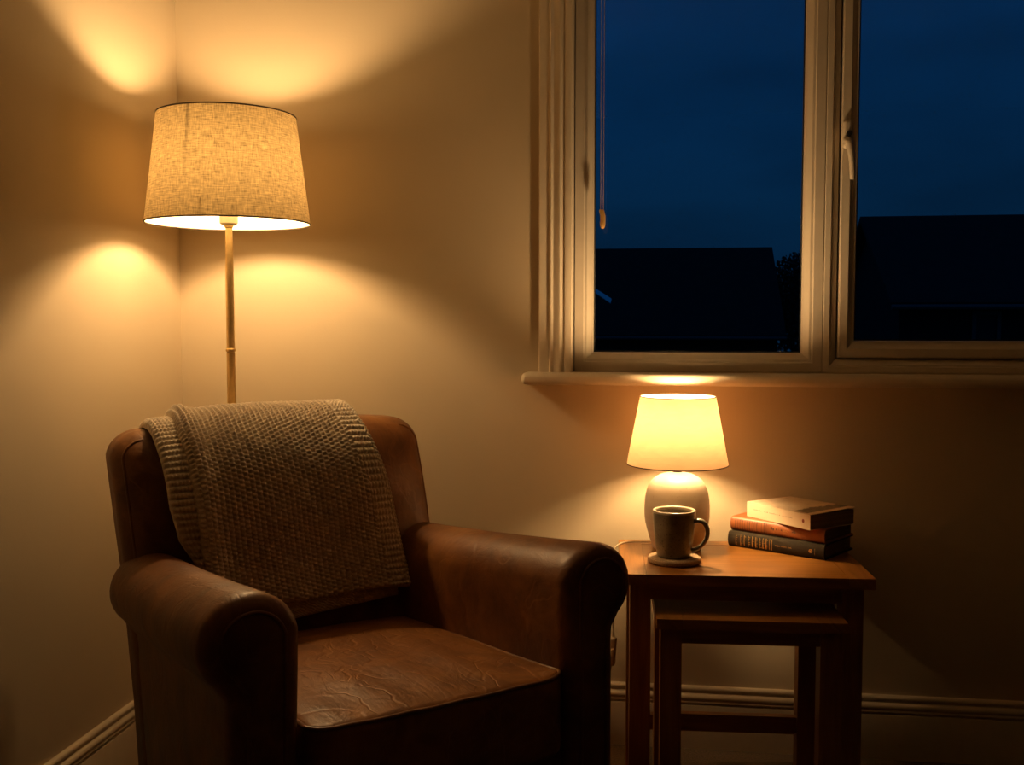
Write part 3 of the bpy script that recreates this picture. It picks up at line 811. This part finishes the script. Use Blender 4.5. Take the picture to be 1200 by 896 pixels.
def ring(mb, xc, zc, r0, r1, T, bulge, n=20):
    P = [[(xc + r * math.cos(a), spine_y(zc + r * math.sin(a), T, bulge), zc + r * math.sin(a)) for a in np.linspace(0, 2 * PI, n, endpoint=False)] for r in (r0, r1)]
    mb.grid(np.array(P), closev=True)
ring(g, 0.1915, 0.016, 0.0026, 0.0040, Tb, bu); ring(g, 0.1915, 0.016, 0.0001, 0.0012, Tb, bu)
for k in range(6):
    a = k * PI / 3
    foil(g, 0.1915 + 0.0020 * math.cos(a) - 0.0004, 0.1915 + 0.0020 * math.cos(a) + 0.0004, 0.016 + 0.0020 * math.sin(a) - 0.0004, 0.016 + 0.0020 * math.sin(a) + 0.0004, Tb, bu, 2)
for k in range(5): foil(g, 0.2005, 0.2010, 0.009 + 0.0028 * k, 0.0108 + 0.0028 * k, Tb, bu, 2)
g.build('spine_emblem', M['gold'], cv, 0)['label'] = 'small round gold emblem'

# middle: tan leather hardback
BM = empty('book'); put(BM, (0.1665, 2.297, TZ + 0.0322), -35.0)
tag(BM, 'orange brown leather hardback with ridged spine, middle of the three stacked books', 'book', 'stack of books on the oak table')
Lm, Wm, Tm, bm_ = 0.220, 0.129, 0.030, 0.0075
cv = book_cover(Lm, Wm, Tm, 0.0028, bm_).build('cover', M['book_brown'], BM, 40)
page_block(Lm, Wm, Tm, 0.0028, 0.004, 0.001).build('pages', M['pages'], BM, 0)
g = MB()
for i in range(14): foil(g, 0.012 + 0.0058 * i, 0.0128 + 0.0058 * i + (0.0006 if i % 3 == 0 else 0), 0.004, 0.026, Tm, bm_, 9)
g.build('spine_tooling', M['ink'], cv, 0)['label'] = 'dark tooled lines'
g = MB()
for x, w, z, h in ((0.098, 0.004, 0.014, 0.006), (0.103, 0.003, 0.013, 0.005), (0.110, 0.002, 0.014, 0.004), (0.116, 0.001, 0.015, 0.003), (0.122, 0.002, 0.014, 0.004)):
    foil(g, x, x + w, z, z + h, Tm, bm_, 4)
g.build('spine_marks', M['ink'], cv, 0)['label'] = 'dark printed marks'
g = MB()
for x, w, z, h in ((0.1475, 0.009, 0.014, 0.0022), (0.1495, 0.006, 0.0165, 0.0014)): foil(g, x, x + w, z, z + h, Tm, bm_, 4)
g.build('spine_label', M['ink'], cv, 0)['label'] = 'small dark printed mark'
g = MB(); letters(g, 0.128, 0.137, 0.0155, 0.0034, Tm, bm_, 8)
g.build('spine_lettering', M['gold'], cv, 0)['label'] = 'small gold lettering'

# top: cream paperback
def cover_art_mat():
    t = NT('cream_printed_card'); tc = t.n('ShaderNodeTexCoord')
    sp = t.n('ShaderNodeSeparateXYZ', {0: tc.outputs['Object']})
    x, y, z = sp.outputs
    v = tc.outputs['Object']
    top = t.math('GREATER_THAN', z, 0.0314)
    n = t.noise(v, 60, 5, 0.65); n2 = t.noise(v, 22, 4, 0.6)
    edge = t.math('ADD', x, t.math('MULTIPLY', t.math('SUBTRACT', n, 0.5), 0.05))
    b0 = t.n('ShaderNodeMapRange', {'Value': edge, 'From Min': 0.128, 'From Max': 0.134}).outputs[0]
    b1 = t.n('ShaderNodeMapRange', {'Value': x, 'From Min': 0.166, 'From Max': 0.170, 'To Min': 1.0, 'To Max': 0.0}).outputs[0]
    b2 = t.n('ShaderNodeMapRange', {'Value': y, 'From Min': 0.006, 'From Max': 0.012}).outputs[0]
    land = t.math('MULTIPLY', t.math('MULTIPLY', b0, b1), t.math('MULTIPLY', b2, top))
    landc = t.ramp(t.noise(v, 120, 4, 0.7), [(0.35, (0.035, 0.03, 0.018)), (0.65, (0.16, 0.12, 0.065))])
    haze = t.n('ShaderNodeMapRange', {'Value': n2, 'From Min': 0.45, 'From Max': 0.7, 'To Min': 0.0, 'To Max': 0.45}).outputs[0]
    paper = t.n('ShaderNodeMix', {0: t.math('MULTIPLY', haze, top), 'A': (0.66, 0.52, 0.36, 1), 'B': (0.36, 0.27, 0.19, 1)}, data_type='RGBA').outputs[2]
    c = t.n('ShaderNodeMix', {0: land, 'A': paper, 'B': landc}, data_type='RGBA').outputs[2]
    t.bsdf(Base_Color=c, Roughness=0.42)
    return t.m
M['cover_art'] = cover_art_mat()
BT = empty('book'); put(BT, (0.1985, 2.300, TZ + 0.0624), -51.5)
tag(BT, 'cream paperback with a dark landscape on its cover, topmost of the three stacked books', 'book', 'stack of books on the oak table')
Lt, Wt, Tt = 0.184, 0.131, 0.032
cb = book_cover(Lt, Wt, Tt, 0.0007, 0, True)
def curl(p):
    x, y, z = p
    if z > 0.028:
        k = max(0, (y - 0.085) / 0.043); z2 = z + 0.004 * k * k * (x / Lt)
        return (x, y, z2)
    return p
cb.v = [curl(p) for p in cb.v]
cv = cb.build('cover', M['cover_art'], BT, 30)
page_block(Lt, Wt, Tt, 0.0008, 0.0012, 0.001).build('pages', M['pages'], BT, 0)
def flat_mark(mb, x0, x1, z0, z1): mb.add([(x0, -0.0003, z0), (x1, -0.0003, z0), (x1, -0.0003, z1), (x0, -0.0003, z1)], [(0, 1, 2, 3)])
g = MB(); r = random.Random(11); x = 0.022
while x < 0.135:
    w = r.choice((0.0012, 0.0018, 0.0025))
    if r.random() > 0.16: flat_mark(g, x, x + w, 0.0165, 0.0165 + r.choice((0.0016, 0.0022)))
    x += w + 0.0011
g.build('spine_lettering', M['ink_grey'], cv, 0)['label'] = 'faint grey spine lettering'
g = MB().add([(0.165 + 0.0034 * math.cos(a), -0.0004, 0.0165 + 0.004 * math.sin(a)) for a in np.linspace(0, 2 * PI, 18, endpoint=False)], [tuple(range(18))])
g.build('spine_emblem', M['red_ink'], cv, 0)['label'] = 'small red brown emblem'
g = MB(); r = random.Random(5)
for row, (y, xa, xb) in enumerate(((0.103, 0.012, 0.060), (0.090, 0.020, 0.052), (0.078, 0.030, 0.050))):
    x = xa
    while x < xb:
        w = r.choice((0.003, 0.0045, 0.006)); hgt = 0.0075 if row == 0 else 0.005
        z = Tt + 0.0003
        for (dx, dy, ww, hh) in ((0, 0, 0.0011, hgt), (0, hgt * r.random() * 0.8, w * 0.8, 0.001), (w * 0.7, 0, 0.001, hgt * 0.8)):
            q = [(x + dx, y + dy), (x + dx + ww, y + dy), (x + dx + ww, y + dy + hh), (x + dx, y + dy + hh)]
            q = [(a, c_, curl((a, c_, z))[2]) for a, c_ in q]
            g.add(q, [(0, 1, 2, 3)])
        x += w + 0.0016
g.build('cover_lettering', M['ink'], cv, 0)['label'] = 'grey title lettering'

# ------------------------------------------------------------------ outside: roofs against the dusk sky
GZ = -2.8
structure(MB().box(-60, 60, YB + 3, 130, GZ - 0.2, GZ).build('ground', M['grass'], smooth=0))
def house(name, x0, x1, y0, y1, eave, ridge, label):
    """gabled house, ridge along x"""
    h = empty(name, ((x0 + x1) / 2, (y0 + y1) / 2, GZ)); tag(h, label, 'house')
    o_ = Vector(h.location)
    def part(mb, nm, mat, par=h):
        mb.v = [tuple(Vector(p) - o_) for p in mb.v]; return mb.build(nm, mat, par, 30)
    ym = (y0 + y1) / 2
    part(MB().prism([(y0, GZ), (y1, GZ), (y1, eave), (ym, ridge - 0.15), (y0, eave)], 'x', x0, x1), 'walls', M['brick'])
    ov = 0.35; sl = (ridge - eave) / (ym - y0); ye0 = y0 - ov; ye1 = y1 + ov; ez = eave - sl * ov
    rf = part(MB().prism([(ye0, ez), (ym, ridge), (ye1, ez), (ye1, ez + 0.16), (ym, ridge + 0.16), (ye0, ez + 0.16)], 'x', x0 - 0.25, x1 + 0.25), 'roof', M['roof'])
    part(MB().tube([(x0 - 0.25, ye0 - 0.06, ez + 0.05), (x1 + 0.25, ye0 - 0.06, ez + 0.05)], 0.06, 8), 'gutter', M['gutter'])
    return h, part, rf
# house seen through the left pane
h1, p1, r1 = house('house', -14.5, 4.05, 36.0, 45.0, 0.6, 3.645, 'long dark gabled roof outside the left window pane')
sl1 = (3.645 - 0.6) / 4.5
def on_roof(x, y): return (x, y, 0.6 + sl1 * (y - 36.0) + 0.20)
mbf = MB()
A_, B_ = (-2.27, 37.85), (-1.66, 37.25)
P = [on_roof(A_[0], A_[1]), on_roof(B_[0], B_[1]), on_roof(B_[0] + 0.02, B_[1] + 0.24), on_roof(A_[0] + 0.02, A_[1] + 0.20)]
mbf.add(P + [(p[0], p[1], p[2] - 0.12) for p in P], [(0, 1, 2, 3), (7, 6, 5, 4), (0, 4, 5, 1), (1, 5, 6, 2), (2, 6, 7, 3), (3, 7, 4, 0)])
p1(mbf, 'sky_streak_mirror', M['streak_mirror'])  # strip added on the roof slope to mirror a pale streak of sky
# house seen through the right pane
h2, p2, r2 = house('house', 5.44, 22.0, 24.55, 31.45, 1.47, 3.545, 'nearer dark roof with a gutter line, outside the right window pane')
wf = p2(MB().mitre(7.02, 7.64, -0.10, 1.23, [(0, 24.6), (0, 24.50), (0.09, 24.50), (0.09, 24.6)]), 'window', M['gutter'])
p2(MB().box(7.10, 7.56, 24.54, 24.56, -0.02, 1.15), 'pane', M['gasket'], wf)
# bare bushy tree between the two roofs
def tree(loc, H, R, label, seed):
    r = random.Random(seed)
    t = empty('garden_tree', loc); tag(t, label, 'tree')
    tr = MB().tube(spline([(0, 0, -0.1), (0.1, 0, H * 0.3), (0, 0.1, H * 0.6), (0.1, 0, H * 0.9)], 6), list(np.linspace(0.22, 0.03, 19)), 8)
    for k in range(16):
        a = r.random() * 2 * PI; z0 = H * (0.3 + 0.55 * r.random()); l = R * (0.6 + 0.5 * r.random())
        e_ = (l * math.cos(a), l * math.sin(a), z0 + l * (0.2 + 0.4 * r.random()))
        tr.tube(spline([(0.05, 0.03, z0), (e_[0] * 0.5, e_[1] * 0.5, z0 + (e_[2] - z0) * 0.35), e_], 4), list(np.linspace(0.07, 0.012, 9)), 5)
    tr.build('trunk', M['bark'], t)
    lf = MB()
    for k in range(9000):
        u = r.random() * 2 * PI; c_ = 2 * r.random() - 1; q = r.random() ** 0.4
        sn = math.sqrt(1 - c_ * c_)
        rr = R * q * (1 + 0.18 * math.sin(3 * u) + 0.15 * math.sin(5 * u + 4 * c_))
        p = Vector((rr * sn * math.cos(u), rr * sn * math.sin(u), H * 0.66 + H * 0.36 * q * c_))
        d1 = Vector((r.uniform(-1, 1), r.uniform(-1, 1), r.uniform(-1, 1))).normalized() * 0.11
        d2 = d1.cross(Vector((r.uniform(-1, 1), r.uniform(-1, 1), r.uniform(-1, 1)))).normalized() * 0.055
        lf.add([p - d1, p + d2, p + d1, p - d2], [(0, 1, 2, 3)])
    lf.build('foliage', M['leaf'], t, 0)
tree((6.6, 49.5, GZ), 6.9, 1.9, 'dark tree showing between the two roofs beside the window mullion', 3)

# ------------------------------------------------------------------ dusk sky
w = bpy.data.worlds.new('dusk_sky'); scene.world = w; w.use_nodes = True
nt = w.node_tree; nt.nodes.clear()
tc = nt.nodes.new('ShaderNodeTexCoord')
sp = nt.nodes.new('ShaderNodeSeparateXYZ'); nt.links.new(tc.outputs['Generated'], sp.inputs[0])
rp = nt.nodes.new('ShaderNodeValToRGB'); nt.links.new(sp.outputs[2], rp.inputs[0])
e = rp.color_ramp.elements
e[0].position = 0.0; e[0].color = (0.0013, 0.0140, 0.040, 1)
e[1].position = 0.34; e[1].color = (0.0012, 0.0225, 0.083, 1)
el = e.new(0.10); el.color = (0.0012, 0.0165, 0.050, 1)
nz = nt.nodes.new('ShaderNodeTexNoise'); nz.inputs['Scale'].default_value = 3.2; nz.inputs['Detail'].default_value = 3
mp = nt.nodes.new('ShaderNodeMapping'); mp.inputs['Scale'].default_value = (1, 1, 3.5)
nt.links.new(tc.outputs['Generated'], mp.inputs[0]); nt.links.new(mp.outputs[0], nz.inputs['Vector'])
mr = nt.nodes.new('ShaderNodeMapRange'); mr.inputs['From Min'].default_value = 0.35; mr.inputs['From Max'].default_value = 0.65
mr.inputs['To Min'].default_value = 0.80; mr.inputs['To Max'].default_value = 1.15
nt.links.new(nz.outputs[0], mr.inputs[0])
bg = nt.nodes.new('ShaderNodeBackground'); nt.links.new(rp.outputs[0], bg.inputs[0]); nt.links.new(mr.outputs[0], bg.inputs[1])
ow = nt.nodes.new('ShaderNodeOutputWorld'); nt.links.new(bg.outputs[0], ow.inputs[0])

# ------------------------------------------------------------------ camera and view
cam = bpy.data.cameras.new('camera'); co_ = bpy.data.objects.new('camera', cam); COL.objects.link(co_)
cam.sensor_width = 36.0; cam.sensor_fit = 'HORIZONTAL'; cam.lens = 36.0 * 1210 / 1200
cam.clip_start = 0.02; cam.clip_end = 500
co_.location = (0, 0, 1.0)
co_.rotation_euler = (PI / 2 - math.atan(72 / 1210), 0, math.radians(8.0))
scene.camera = co_
vs = scene.view_settings
scene.display_settings.display_device = 'sRGB'
vs.view_transform = 'Standard'; vs.look = 'None'; vs.gamma = 1.0; vs.exposure = 0.0; vs.use_curve_mapping = False
cy = scene.cycles
cy.max_bounces = 8; cy.diffuse_bounces = 5; cy.glossy_bounces = 3; cy.transmission_bounces = 6; cy.transparent_max_bounces = 8
cy.sample_clamp_indirect = 4.0; cy.caustics_reflective = False; cy.caustics_refractive = False
cy.use_denoising = True
